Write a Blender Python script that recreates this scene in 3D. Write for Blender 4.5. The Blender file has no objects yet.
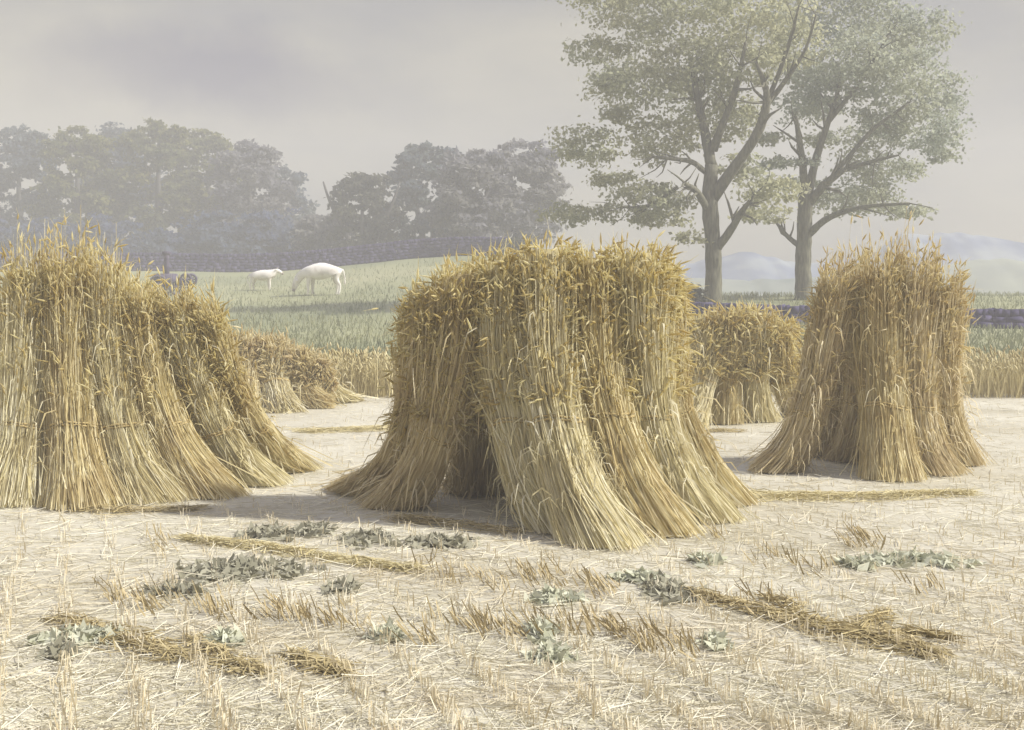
import bpy, bmesh, math, random
import numpy as np
from mathutils import Vector

rng = np.random.default_rng(7)
random.seed(7)
scene = bpy.context.scene
COL = scene.collection

# ------------------------------------------------------------------ camera
F, CX, HY, EYE = 1236.0, 512.0, 295.0, 1.4
cam_d = bpy.data.cameras.new('camera')
cam = bpy.data.objects.new('camera', cam_d)
COL.objects.link(cam)
cam.location = (0, 0, EYE)
cam.rotation_euler = (math.pi / 2, 0, 0)
cam_d.sensor_width = 36
cam_d.lens = 36 * F / 1024
cam_d.shift_y = -(365 - HY) / 1024
cam_d.clip_start, cam_d.clip_end = 0.1, 3000
scene.camera = cam


def at(x, y, Y):
    return np.array([(x - CX) / F * Y, Y, EYE - (y - HY) / F * Y])


def on_ground(x, y):
    return at(x, y, F * EYE / (y - HY))


# ------------------------------------------------------------------ materials
def mat(name):
    m = bpy.data.materials.new(name)
    m.use_nodes = True
    nt = m.node_tree
    b = nt.nodes['Principled BSDF']
    b.inputs['Roughness'].default_value = 0.8
    b.inputs['Specular IOR Level'].default_value = 0.2
    return m, nt, b


def ramp(nt, stops, interp='LINEAR'):
    r = nt.nodes.new('ShaderNodeValToRGB')
    r.color_ramp.interpolation = interp
    el = r.color_ramp.elements
    while len(el) > 1:
        el.remove(el[0])
    el[0].position = stops[0][0]
    el[0].color = (*stops[0][1], 1)
    for p, c in stops[1:]:
        e = el.new(p)
        e.color = (*c, 1)
    return r


def noise(nt, scale, detail=4, vec=None, rough=0.55):
    n = nt.nodes.new('ShaderNodeTexNoise')
    n.inputs['Scale'].default_value = scale
    n.inputs['Detail'].default_value = detail
    n.inputs['Roughness'].default_value = rough
    if vec is not None:
        nt.links.new(vec, n.inputs['Vector'])
    return n


def mixc(nt, fac, a, b, mode='MIX'):
    m = nt.nodes.new('ShaderNodeMix')
    m.data_type = 'RGBA'
    m.blend_type = mode
    for sock, v in ((m.inputs['Factor'], fac), (m.inputs['A'], a), (m.inputs['B'], b)):
        if hasattr(v, 'is_output'):
            nt.links.new(v, sock)
        elif isinstance(v, (int, float)):
            sock.default_value = v
        else:
            sock.default_value = (*v, 1)
    return m.outputs['Result']


def strand_mat(name, stops, patch=None, patch_scale=3.0, trans=0.0, lo=0.45, hi=0.65):
    """one random tint per strand or leaf, with broad patches of a second tint"""
    m, nt, b = mat(name)
    g = nt.nodes.new('ShaderNodeNewGeometry')
    r = ramp(nt, stops)
    nt.links.new(g.outputs['Random Per Island'], r.inputs['Fac'])
    col = r.outputs['Color']
    if patch:
        tc = nt.nodes.new('ShaderNodeTexCoord')
        n = noise(nt, patch_scale, 3, tc.outputs['Object'])
        pr = ramp(nt, [(lo, (0, 0, 0)), (hi, (1, 1, 1))])
        nt.links.new(n.outputs['Fac'], pr.inputs['Fac'])
        col = mixc(nt, pr.outputs['Color'], col, mixc(nt, 0.65, col, patch))
    nt.links.new(col, b.inputs['Base Color'])
    if trans:
        t = nt.nodes.new('ShaderNodeBsdfTranslucent')
        nt.links.new(col, t.inputs['Color'])
        ms = nt.nodes.new('ShaderNodeMixShader')
        ms.inputs['Fac'].default_value = trans
        out = nt.nodes['Material Output']
        nt.links.new(b.outputs['BSDF'], ms.inputs[1])
        nt.links.new(t.outputs['BSDF'], ms.inputs[2])
        nt.links.new(ms.outputs['Shader'], out.inputs['Surface'])
    return m


def noise_mat(name, stops, scale=6, detail=5, bump=0.0, stretch=(1, 1, 1)):
    m, nt, b = mat(name)
    tc = nt.nodes.new('ShaderNodeTexCoord')
    mp = nt.nodes.new('ShaderNodeMapping')
    mp.inputs['Scale'].default_value = stretch
    nt.links.new(tc.outputs['Object'], mp.inputs['Vector'])
    n = noise(nt, scale, detail, mp.outputs['Vector'])
    r = ramp(nt, stops)
    nt.links.new(n.outputs['Fac'], r.inputs['Fac'])
    nt.links.new(r.outputs['Color'], b.inputs['Base Color'])
    if bump:
        bp = nt.nodes.new('ShaderNodeBump')
        bp.inputs['Strength'].default_value = bump
        nt.links.new(n.outputs['Fac'], bp.inputs['Height'])
        nt.links.new(bp.outputs['Normal'], b.inputs['Normal'])
    return m


M = {}
M['straw_gold'] = strand_mat('straw gold', [(0, (.50, .40, .17)), (.25, (.66, .56, .29)), (.6, (.75, .67, .40)), (1, (.83, .77, .54))],
                             (.52, .41, .19), 4.0, 0.4)
M['straw_pale'] = strand_mat('straw pale', [(0, (.55, .47, .24)), (.25, (.71, .64, .37)), (.6, (.79, .73, .49)), (1, (.85, .81, .63))],
                             (.58, .50, .27), 4.0, 0.4)
M['straw_tan'] = strand_mat('straw tan', [(0, (.50, .40, .20)), (.25, (.66, .56, .32)), (.6, (.75, .66, .42)), (1, (.83, .76, .56))],
                            (.54, .43, .24), 4.0, 0.4)
M['ear_gold'] = strand_mat('ear gold', [(0, (.56, .46, .20)), (.3, (.74, .65, .34)), (.7, (.82, .75, .45)), (1, (.87, .82, .57))],
                           (.58, .46, .19), 5.0, 0.6)
M['ear_tan'] = strand_mat('ear tan', [(0, (.56, .46, .24)), (.3, (.74, .65, .38)), (.7, (.80, .72, .46)), (1, (.86, .80, .58))],
                          (.58, .46, .25), 5.0, 0.6)
M['twine'] = strand_mat('straw twine', [(0, (.32, .24, .10)), (1, (.48, .38, .18))])
M['stubble'] = strand_mat('stubble', [(0, (.52, .43, .26)), (.3, (.68, .60, .42)), (1, (.80, .75, .60))], (.58, .50, .32), .8, 0.2)
M['stub_brown'] = strand_mat('brown stubble', [(0, (.30, .24, .12)), (1, (.50, .41, .23))], None)
M['litter'] = strand_mat('straw litter', [(0, (.52, .47, .32)), (.25, (.64, .60, .45)), (1, (.76, .73, .60))], (.60, .52, .36), 1.1, 0.15)
M['corn'] = strand_mat('standing corn', [(0, (.44, .36, .17)), (.4, (.61, .53, .28)), (1, (.73, .66, .41))], (.50, .43, .22), .6, 0.2)
M['weed'] = strand_mat('weed leaf', [(0, (.25, .24, .17)), (.5, (.34, .325, .235)), (1, (.44, .42, .31))], None, 1, 0.2)
M['weed_pale'] = strand_mat('pale weed leaf', [(0, (.43, .44, .31)), (.5, (.54, .54, .40)), (1, (.62, .62, .48))], None, 1, 0.2)
M['wisp'] = strand_mat('brown straw', [(0, (.32, .25, .11)), (.5, (.46, .38, .19)), (1, (.58, .49, .28))], None, 1, 0.1)
M['grass'] = strand_mat('meadow grass', [(0, (.20, .21, .11)), (.5, (.29, .295, .155)), (1, (.38, .375, .22))], (.19, .22, .14), .25, 0.25)


def leaf(name, a, b, c, patch, sc):
    return strand_mat(name, [(0, a), (.5, b), (1, c)], patch, sc, 0.55, .42, .6)


M['leaf_sage'] = leaf('sage leaves', (.35, .345, .20), (.47, .46, .28), (.57, .56, .36), (.36, .38, .25), .5)
M['leaf_blue'] = leaf('blue green leaves', (.33, .34, .23), (.42, .435, .30), (.51, .52, .37), (.30, .35, .31), .5)
M['leaf_olive'] = leaf('olive leaves', (.12, .13, .03), (.21, .21, .06), (.30, .28, .09), (.11, .13, .07), .4)
M['leaf_dark'] = leaf('dark leaves', (.07, .075, .05), (.11, .11, .07), (.16, .155, .10), (.08, .08, .07), .4)
M['leaf_grey'] = leaf('grey leaves', (.16, .155, .155), (.23, .22, .21), (.30, .29, .25), (.18, .18, .22), .4)
M['leaf_slate'] = leaf('slate green leaves', (.09, .11, .11), (.14, .165, .155), (.19, .22, .19), (.10, .13, .19), .4)
M['leaf_shade'] = leaf('shade blue undergrowth leaves', (.07, .09, .15), (.10, .13, .19), (.14, .17, .22), (.07, .09, .19), .3)  # dark blue shade at the wood's foot is put into these leaf colours
M['bark'] = noise_mat('bark', [(.3, (.07, .068, .045)), (.5, (.13, .125, .085)), (.7, (.20, .19, .13))], 5, 6, .6, (3, 3, .6))
M['bark_dark'] = noise_mat('dark bark', [(.3, (.06, .055, .05)), (.7, (.13, .12, .11))], 4, 5, .5, (3, 3, .6))
M['stone'] = noise_mat('wall stone', [(.3, (.03, .025, .07)), (.5, (.06, .05, .11)), (.7, (.11, .095, .17))], 3, 6, .5)
M['cow'] = noise_mat('white hide', [(.36, (.62, .57, .50)), (.5, (.78, .74, .67)), (.7, (.84, .81, .75))], 3, 4)
M['cow_dark'] = noise_mat('grey muzzle', [(.35, (.28, .24, .20)), (.65, (.40, .35, .30))], 6, 3)
M['iron'] = noise_mat('weathered iron', [(.35, (.07, .06, .09)), (.65, (.14, .12, .17))], 5, 5, .3)
M['wood'] = noise_mat('grey wood', [(.35, (.13, .11, .12)), (.65, (.22, .19, .19))], 5, 5, .3, (1, 1, 5))


# ------------------------------------------------------------------ mesh helpers
class MB:
    """collects pieces and links them as one mesh object"""

    def __init__(self):
        self.v, self.q, self.t, self.n = [], [], [], 0

    def add(self, v, quads=None, tris=None):
        v = np.asarray(v, float).reshape(-1, 3)
        self.v.append(v)
        if quads is not None and len(quads):
            self.q.append(np.asarray(quads, int) + self.n)
        if tris is not None and len(tris):
            self.t.append(np.asarray(tris, int) + self.n)
        self.n += len(v)

    def ribbons(self, P, w, S):
        """P (N,K,3) centre lines, w (N,K) widths, S (N,3) side directions"""
        N, K = P.shape[:2]
        off = S[:, None, :] * (w[:, :, None] / 2)
        V = np.stack([P - off, P + off], 2)
        base = (np.arange(N) * K * 2)[:, None]
        k = np.arange(K - 1)[None] * 2
        q = np.stack([base + k, base + k + 1, base + k + 3, base + k + 2], -1).reshape(-1, 4)
        self.add(V, q)

    def spindles(self, A, D, L, R, sides=4):
        """ears of corn: start A, direction D, length L, radius R"""
        N = len(A)
        ref = np.where(np.abs(D[:, 2:3]) > .9, [[1., 0, 0]], [[0, 0, 1.]])
        U = np.cross(D, ref)
        U /= np.linalg.norm(U, axis=1, keepdims=True)
        W = np.cross(D, U)
        prof = [(0, .25), (.3, 1), (.65, .9), (1, .12)]
        rings = []
        for t, r in prof:
            for s in range(sides):
                a = 2 * math.pi * s / sides
                rings.append(A + D * (L * t)[:, None] + (U * math.cos(a) + W * math.sin(a)) * (R * r)[:, None])
        V = np.stack(rings, 1)
        q = []
        for i in range(len(prof) - 1):
            for s in range(sides):
                q.append((i * sides + s, i * sides + (s + 1) % sides, (i + 1) * sides + (s + 1) % sides, (i + 1) * sides + s))
        q = np.array(q)
        Q = (q[None] + (np.arange(N) * len(prof) * sides)[:, None, None]).reshape(-1, 4)
        self.add(V, Q)

    def leaves(self, C, size, N=None, aspect=1.0):
        """pointed four-sided leaf clumps, slightly folded"""
        n = len(C)
        d = rng.normal(size=(n, 3))
        if N is not None:
            d = d + N
        d /= np.linalg.norm(d, axis=1, keepdims=True)
        u = np.cross(d, rng.normal(size=(n, 3)))
        u /= np.linalg.norm(u, axis=1, keepdims=True)
        w = np.cross(d, u)
        s = np.asarray(size)[:, None]
        fold = d * s * .18
        V = np.stack([C - u * s * aspect, C + w * s * .6 + fold, C + u * s * aspect, C - w * s * .6 + fold], 1)
        q = np.arange(n * 4).reshape(-1, 4)
        self.add(V, q)

    def tube(self, pts, rad, sides=8, wob=0.0, cap=True):
        pts = np.asarray(pts, float)
        K = len(pts)
        tan = np.gradient(pts, axis=0)
        tan /= np.linalg.norm(tan, axis=1, keepdims=True)
        ref = np.array([0.0, 1, 0]) if abs(tan[:, 1]).max() < .9 else np.array([1.0, 0, 0])
        U = np.cross(tan, ref)
        U /= np.linalg.norm(U, axis=1, keepdims=True)
        W = np.cross(tan, U)
        V = []
        for k in range(K):
            for s in range(sides):
                a = 2 * math.pi * s / sides
                r = rad[k] * (1 + wob * rng.normal())
                V.append(pts[k] + (U[k] * math.cos(a) + W[k] * math.sin(a)) * r)
        q = []
        for k in range(K - 1):
            for s in range(sides):
                q.append((k * sides + s, k * sides + (s + 1) % sides, (k + 1) * sides + (s + 1) % sides, (k + 1) * sides + s))
        t = []
        if cap:
            V += [pts[0], pts[-1]]
            a, b = K * sides, K * sides + 1
            for s in range(sides):
                t.append((a, (s + 1) % sides, s))
                t.append((b, (K - 1) * sides + s, (K - 1) * sides + (s + 1) % sides))
        self.add(V, q, t)

    def box(self, c, s, rz=0, jit=0.0):
        x, y, z = np.array(s) / 2
        V = np.array([(i * x, j * y, k * z) for k in (-1, 1) for j in (-1, 1) for i in (-1, 1)])
        V = V + rng.normal(size=V.shape) * jit
        ca, sa = math.cos(rz), math.sin(rz)
        V = V @ np.array([[ca, sa, 0], [-sa, ca, 0], [0, 0, 1]]) + np.array(c)
        self.add(V, [(0, 2, 3, 1), (4, 5, 7, 6), (0, 1, 5, 4), (2, 6, 7, 3), (0, 4, 6, 2), (1, 3, 7, 5)])

    def build(self, name, material, parent=None, smooth=False):
        me = bpy.data.meshes.new(name)
        V = np.concatenate(self.v)
        if parent is not None:
            V = V - np.array(world_loc(parent))
        faces = []
        q = np.concatenate(self.q) if self.q else np.zeros((0, 4), int)
        t = np.concatenate(self.t) if self.t else np.zeros((0, 3), int)
        me.vertices.add(len(V))
        me.vertices.foreach_set('co', V.astype(np.float32).ravel())
        me.loops.add(q.size + t.size)
        me.loops.foreach_set('vertex_index', np.concatenate([q.ravel(), t.ravel()]).astype(np.int32))
        me.polygons.add(len(q) + len(t))
        starts = np.concatenate([np.arange(len(q)) * 4, q.size + np.arange(len(t)) * 3])
        me.polygons.foreach_set('loop_start', starts.astype(np.int32))
        if smooth:
            me.polygons.foreach_set('use_smooth', np.ones(len(q) + len(t), bool))
        me.update(calc_edges=True)
        me.validate()
        me.materials.append(material)
        o = bpy.data.objects.new(name, me)
        COL.objects.link(o)
        o.parent = parent
        return o


def world_loc(o):
    v = np.zeros(3)
    while o is not None:
        v += np.array(o.location)
        o = o.parent
    return v


def tag(o, label=None, cat=None, group=None, kind=None):
    if label:
        o['label'] = label
    if cat:
        o['category'] = cat
    if group:
        o['group'] = group
    if kind:
        o['kind'] = kind
    return o


def empty(name, loc, label, cat, group=None):
    o = bpy.data.objects.new(name, None)
    o.empty_display_size = .2
    COL.objects.link(o)
    o.location = loc
    return tag(o, label, cat, group)


def smooth(t):
    t = np.clip(t, 0, 1)
    return t * t * (3 - 2 * t)


# ------------------------------------------------------------------ terrain
WALL_Y = 65.0


def ground_h(X, Y):
    X = np.asarray(X, float)
    Y = np.asarray(Y, float)
    t = np.clip((Y - 18.5) / (WALL_Y - 18.5), 0, 1.35)
    s = X / np.maximum(Y, 8)                         # bearing, so the slope keeps its line along the wall
    left = 2.62 + 1.05 * smooth((s + .22) / .22)
    left = np.where(t > 1, left + (t - 1) * 2.2, left)
    right = 1.35
    k = smooth((s - .02) / .11)
    hl = left * np.minimum(t, 1) ** 1.6
    tr = np.clip((Y - 18.5) / 24, 0, 1)
    hr = right * tr ** 1.3 - 3.2 * smooth((Y - 46) / 50)
    h = hl * (1 - k) + hr * k
    far = smooth((Y - 95) / 50) * (1 - k)
    h = h * (1 - far) + far * 0.5
    bumps = .018 * np.sin(X * 1.7 + Y * .9) * np.sin(Y * 1.3 - X * .5)
    return h + bumps * np.clip((Y - 12) / 10, 0, 1) + np.clip((Y - 20) / 20, 0, 1) * .06 * np.sin(X * .35) * np.sin(Y * .28)


def grid_mesh(xs, ys, hfun):
    XX, YY = np.meshgrid(xs, ys)
    ZZ = hfun(XX, YY)
    V = np.stack([XX, YY, ZZ], -1).reshape(-1, 3)
    nx, ny = len(xs), len(ys)
    j, i = np.meshgrid(np.arange(ny - 1), np.arange(nx - 1), indexing='ij')
    a = j * nx + i
    q = np.stack([a, a + 1, a + nx + 1, a + nx], -1).reshape(-1, 4)
    mb = MB()
    mb.add(V, q)
    return mb


gm, nt, b = mat('field ground')
tc = nt.nodes.new('ShaderNodeTexCoord')
sep = nt.nodes.new('ShaderNodeSeparateXYZ')
nt.links.new(tc.outputs['Object'], sep.inputs['Vector'])
n1 = noise(nt, .9, 5, tc.outputs['Object'])
n2 = noise(nt, 14, 6, tc.outputs['Object'], .7)
r1 = ramp(nt, [(.33, (.43, .395, .29)), (.5, (.50, .47, .37)), (.7, (.57, .54, .43))])
nt.links.new(n1.outputs['Fac'], r1.inputs['Fac'])
r2 = ramp(nt, [(.3, (.80, .76, .68)), (.55, (1, 1, 1))])
nt.links.new(n2.outputs['Fac'], r2.inputs['Fac'])
stub_c = mixc(nt, .8, r1.outputs['Color'], r2.outputs['Color'], 'MULTIPLY')
n3 = noise(nt, .12, 4, tc.outputs['Object'])
r3 = ramp(nt, [(.35, (.20, .215, .12)), (.55, (.29, .295, .16)), (.75, (.36, .345, .20))])
nt.links.new(n3.outputs['Fac'], r3.inputs['Fac'])
edge = nt.nodes.new('ShaderNodeMath')
edge.operation = 'ADD'
nt.links.new(sep.outputs['Y'], edge.inputs[0])
nt.links.new(n1.outputs['Fac'], edge.inputs[1])
er = nt.nodes.new('ShaderNodeMapRange')
er.inputs['From Min'].default_value = 18.6
er.inputs['From Max'].default_value = 19.4
nt.links.new(edge.outputs[0], er.inputs['Value'])
nt.links.new(mixc(nt, er.outputs['Result'], stub_c, r3.outputs['Color']), b.inputs['Base Color'])
bp = nt.nodes.new('ShaderNodeBump')
bp.inputs['Strength'].default_value = .35
bp.inputs['Distance'].default_value = .03
nt.links.new(n2.outputs['Fac'], bp.inputs['Height'])
nt.links.new(bp.outputs['Normal'], b.inputs['Normal'])

xs = np.concatenate([np.linspace(-130, -30, 41)[:-1], np.linspace(-30, 30, 121), np.linspace(30, 130, 41)[1:]])
ys = np.concatenate([np.linspace(-30, 0, 8)[:-1], np.linspace(0, 70, 141), np.linspace(70, 150, 30)[1:]])
g = grid_mesh(xs, ys, ground_h).build('ground', gm, smooth=True)
tag(g, kind='structure')


# distant hills, two ranges
def hill_range(name, Yc, pts, depth, col, base):
    px = np.array([p[0] for p in pts], float)
    py = np.array([p[1] for p in pts], float)

    def h(X, Y):
        x = CX + X / Yc * F
        top = EYE + (HY - np.interp(x, px, py)) / F * Yc
        top = top + .25 * np.sin(X * .21) + .15 * np.sin(X * .53 + 1) + .10 * np.sin(X * 1.9 + 2 * np.sin(X * .7)) * (np.sin(X * .33) > -.2)
        f = smooth(1 - np.abs(Y - Yc) / depth)
        return base + (top - base) * f
    m = noise_mat(name + ' cover', col, .16, 8, .6)
    o = grid_mesh(np.linspace(-128, 128, 601), np.linspace(Yc - depth, Yc + depth, 25), h).build(name, m, smooth=True)
    return tag(o, kind='structure')


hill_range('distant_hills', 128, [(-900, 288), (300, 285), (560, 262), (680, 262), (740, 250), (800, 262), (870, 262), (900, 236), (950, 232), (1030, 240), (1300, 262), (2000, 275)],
           20, [(.38, (.06, .09, .15)), (.5, (.12, .15, .22)), (.62, (.22, .25, .27))], -4)  # blue of distant haze is put into the hill colours
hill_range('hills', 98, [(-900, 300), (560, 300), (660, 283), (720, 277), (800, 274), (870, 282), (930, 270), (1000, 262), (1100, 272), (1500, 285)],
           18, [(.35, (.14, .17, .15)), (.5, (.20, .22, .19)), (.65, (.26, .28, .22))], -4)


# ------------------------------------------------------------------ stooks
def sheaf(parent, foot, mid, top, Rb, Rm, Rt, smat, emat, n=900, n_ear=420, flat=.75, band_t=.42, ear_zone=.38, stick=.0, droop=1.0, sc=1.0, yaw=0.0, band=True, splay=1.0):
    """a bound sheaf: a bundle of stalks along a bent line, with ears over its head and a twisted straw band"""
    foot, mid, top = map(np.asarray, (foot, mid, top))
    ex = np.array([math.cos(yaw), math.sin(yaw), 0])

    def C(t):
        t = t[..., None]
        return (1 - t) ** 2 * foot + 2 * t * (1 - t) * mid + t * t * top

    def Tn(t):
        t = t[..., None]
        d = 2 * (1 - t) * (mid - foot) + 2 * t * (top - mid)
        return d / np.linalg.norm(d, axis=-1, keepdims=True)

    def R(t):
        lo = Rm + (Rb - Rm) * np.clip((band_t - t) / band_t, 0, 1) ** 1.35
        hi = Rm + (Rt - Rm) * np.sin(np.clip((t - band_t) / (1 - band_t), 0, 1.25) * math.pi * .55) ** 1.0
        return np.where(t < band_t, lo, hi)

    def frame(t):
        d = Tn(t)
        e = ex - d * (d @ ex)[..., None]
        e /= np.linalg.norm(e, axis=-1, keepdims=True)
        f = np.cross(d, e)
        return d, e, f

    # stalks
    K = 7
    r = np.sqrt(rng.uniform(.30, 1.0, n)) * rng.normal(1, .08, n)
    a = rng.uniform(0, 2 * math.pi, n)
    t0 = np.abs(rng.normal(0, .03, n))
    dome = 1 - .16 * r ** 2
    t1 = dome - rng.uniform(0, 1, n) ** 1.6 * ear_zone + stick * np.abs(rng.normal(0, 1, n)) * .12
    t1 = np.clip(t1, .5, 1.22)
    tt = t0[:, None] + (t1 - t0)[:, None] * np.linspace(0, 1, K)[None]
    d, e, f = frame(tt)
    tw = a[:, None] + (tt - band_t) * rng.normal(.15, .35, n)[:, None]
    rr = r[:, None] * R(tt) * (1 + .10 * rng.normal(size=(n, 1)) * np.abs(tt - band_t) * 2)
    P = C(tt) + e * (rr * np.cos(tw))[..., None] + f * (rr * np.sin(tw) * flat)[..., None]
    P += rng.normal(0, .008 * sc, P.shape) * np.linspace(.4, 1, K)[None, :, None]
    stray = rng.random(n) < .09                          # bent, slipped and snapped stalks
    kick = rng.normal(0, .05 * sc, (n, 3)) * stray[:, None]
    P += kick[:, None, :] * (np.linspace(-1, 1, K) ** 2)[None, :, None]
    slip = np.where(rng.random(n) < .12, rng.normal(0, .07, n), 0)
    P += (P[:, -1] - P[:, 0])[:, None, :] * slip[:, None, None] * .5
    st = P[:, 1] - P[:, 0]
    run = np.clip(P[:, 0, 2] / np.maximum(st[:, 2], .02), 0, 1.3)
    P[:, 0] -= st * run[:, None]                         # butts stand on the ground
    P[:, :, 2] = np.maximum(P[:, :, 2], .006 + .01 * rng.random((n, 1)))
    S = rng.normal(size=(n, 3)) + np.array([1.2, 0, 0])
    S /= np.linalg.norm(S, axis=1, keepdims=True)
    w = rng.uniform(.004, .009, n)[:, None] * np.array([1, 1, 1, 1, .9, .8, .6])[None] * sc
    mb = MB()
    mb.ribbons(P, w, S)
    # dry leaf blades curling off the stalks
    nl = n // 12 if sc == 1 else n // 40
    pick = rng.integers(0, n, nl)
    kk = rng.integers(1, K - 1, nl)
    A0 = P[pick, kk]
    o3_ = e[pick, kk] * np.cos(a[pick])[:, None] + f[pick, kk] * np.sin(a[pick])[:, None]
    u0 = P[pick, kk + 1] - P[pick, kk]
    u0 /= np.linalg.norm(u0, axis=1, keepdims=True)
    ll = rng.uniform(.08, .22, nl)[:, None] * sc
    sw_ = np.cross(o3_, u0) * rng.normal(0, .35, (nl, 1))
    PL = np.stack([A0, A0 + (u0 * .5 + o3_ * .35 + sw_ * .5) * ll, A0 + (u0 * .55 + o3_ * .7 + sw_) * ll + np.array([0, 0, -.25]) * ll,
                   A0 + (u0 * .3 + o3_ * .9 + sw_ * 1.4) * ll + np.array([0, 0, -.7]) * ll], 1)
    SL = np.cross(u0, o3_) + rng.normal(0, .3, (nl, 3))
    SL /= np.linalg.norm(SL, axis=1, keepdims=True)
    PL[:, :, 2] = np.maximum(PL[:, :, 2], .008)
    mb.ribbons(PL, rng.uniform(.007, .013, nl)[:, None] * np.array([[.6, 1, .8, .15]]) * sc, SL)
    # packed heart of the bundle
    ts = np.linspace(.01, .93, 14)
    dd, ee, ff = frame(ts)
    cc = C(ts)
    sides = 12
    V, q = [], []
    for k in range(len(ts)):
        for s_ in range(sides):
            an = 2 * math.pi * s_ / sides
            q_r = .62 * R(ts[k:k + 1])[0] * (1 + .06 * rng.normal()) * (.5 if k == len(ts) - 1 else 1)
            p = cc[k] + ee[k] * q_r * math.cos(an) + ff[k] * q_r * math.sin(an) * flat
            if k == 0:
                p = p - dd[0] * max(p[2] - .004, 0) / max(dd[0][2], .3)
            p[2] = max(p[2], .004)
            V.append(p)
    for k in range(len(ts) - 1):
        for s_ in range(sides):
            q.append((k * sides + s_, k * sides + (s_ + 1) % sides, (k + 1) * sides + (s_ + 1) % sides, (k + 1) * sides + s_))
    mb.add(V, q, [((len(ts) - 1) * sides, (len(ts) - 1) * sides + i, (len(ts) - 1) * sides + i + 1) for i in range(1, sides - 1)])
    so = mb.build('sheaf', smat, parent)
    # ears at the stalk tips, most of them drooping outwards
    idx = rng.choice(n, min(n_ear, n), replace=False)
    A = P[idx, -1]
    D = P[idx, -1] - P[idx, -2]
    D /= np.linalg.norm(D, axis=1, keepdims=True)
    out = e[idx, -1] * np.cos(a[idx])[:, None] + f[idx, -1] * np.sin(a[idx])[:, None]
    dr = np.clip(rng.normal(.8, .8, len(idx)), -.5, 2.6)[:, None] * droop
    D2 = D + out * dr * .8 * r[idx][:, None] + np.array([0, 0, -1]) * dr * (.25 + .6 * r[idx][:, None])
    D2 += rng.normal(0, .30, D2.shape)
    D2 /= np.linalg.norm(D2, axis=1, keepdims=True)
    eb = MB()
    L = rng.uniform(.05, .10, len(idx)) * sc
    eb.spindles(A, D2, L, rng.uniform(.004, .008, len(idx)) * sc)
    # whiskers
    aw = rng.choice(len(idx), len(idx) // 2, replace=False)
    tip = A[aw] + D2[aw] * (L[aw] * .9)[:, None]
    PW = np.stack([tip, tip + (D2[aw] + rng.normal(0, .25, (len(aw), 3))) * rng.uniform(.03, .08, (len(aw), 1))], 1)
    SW = np.cross(D2[aw], rng.normal(size=(len(aw), 3)))
    SW /= np.linalg.norm(SW, axis=1, keepdims=True)
    eb.ribbons(PW, np.repeat([[.004, .001]], len(aw), 0) * sc, SW)
    tag(eb.build('ears', emat, so), kind='stuff')
    # the band: two twisted straw ropes round the waist
    if band:
        bb = MB()
        for ph in (0, 1):
            an = np.linspace(0, 2 * math.pi, 33)
            tb = np.full(33, band_t + .012 * ph) + .012 * np.sin(an * 2)
            d3, e3, f3 = frame(tb)
            Rv = R(tb) * 1.03 + .008 * np.sin(an * 9 + ph * math.pi)
            pts = C(tb) + e3 * (Rv * np.cos(an))[:, None] + f3 * (Rv * np.sin(an) * flat)[:, None]
            bb.tube(pts, np.full(33, .008 * sc), 5, .15, False)
        bb.build('band', M['twine'], so)
    return so


def stook(label, Y_ridge, sheaves, smats, emat, group, back=True, **kw):
    """sheaves: foot, waist and top as picture points, radii at butt, waist and head, then an optional step back"""
    fx = np.mean([s[4] for s in sheaves])
    base = np.array([(fx - CX) / F * Y_ridge, Y_ridge, 0])
    root = empty('stook', base, label, 'stook', group)
    for i, s in enumerate(sheaves):
        x, y, wx, wy, tx, ty, Rb, Rm, Rt = s[:9]
        dz = s[9] if len(s) > 9 else 0
        foot = on_ground(x, y)
        foot[2] = 0.0
        top = at(tx, ty, Y_ridge + dz)
        waist = at(wx, wy, Y_ridge + dz - .30 * (Y_ridge + dz - foot[1]))
        mid = 2 * waist - .5 * (foot + top)
        sheaf(root, foot, mid, top, Rb, Rm, Rt, smats[i % len(smats)], emat, **kw)
        if back and dz < .2 and foot[1] < Y_ridge - .15:
            bf = foot.copy()
            bf[1] = 2 * Y_ridge - foot[1] + .30
            bf[0] = bf[0] * .8 + .2 * top[0]
            bt = top + np.array([rng.uniform(0, .06), .22, -rng.uniform(.02, .08)])
            bw = waist * np.array([1, 0, 1]) + np.array([0, Y_ridge + .45 * (bf[1] - Y_ridge), 0])
            sheaf(root, bf, 2 * bw - .5 * (bf + bt), bt, Rb, Rm, Rt, smats[(i + 1) % len(smats)], emat,
                  **{**kw, 'n': kw.get('n', 900) // 2, 'n_ear': kw.get('n_ear', 420) // 2})
    return root


G = 'stooks standing in the stubble field'
gold, pale, tan = M['straw_gold'], M['straw_pale'], M['straw_tan']
# the broad one in the middle
stook('biggest broad round-topped stook at the centre, with a shaded gap low on its front', 7.75, [
    (362, 493, 418, 426, 434, 264, .17, .14, .22),
    (394, 508, 442, 416, 466, 246, .16, .13, .23),
    (478, 492, 484, 406, 494, 240, .24, .16, .22, .40),
    (562, 531, 511, 402, 512, 236, .18, .14, .22),
    (600, 543, 553, 402, 548, 222, .21, .16, .25),
    (656, 533, 602, 398, 590, 234, .20, .16, .22),
    (704, 521, 648, 396, 640, 226, .18, .14, .25),
    (720, 505, 664, 390, 654, 246, .18, .14, .22, .1),
], [tan, tan, tan, pale, pale, gold, pale, gold], M['ear_gold'], G, n=2000, n_ear=1600, ear_zone=.42, droop=1.15)  # pale straw puts highlights into the colour of some sheaves
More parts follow.
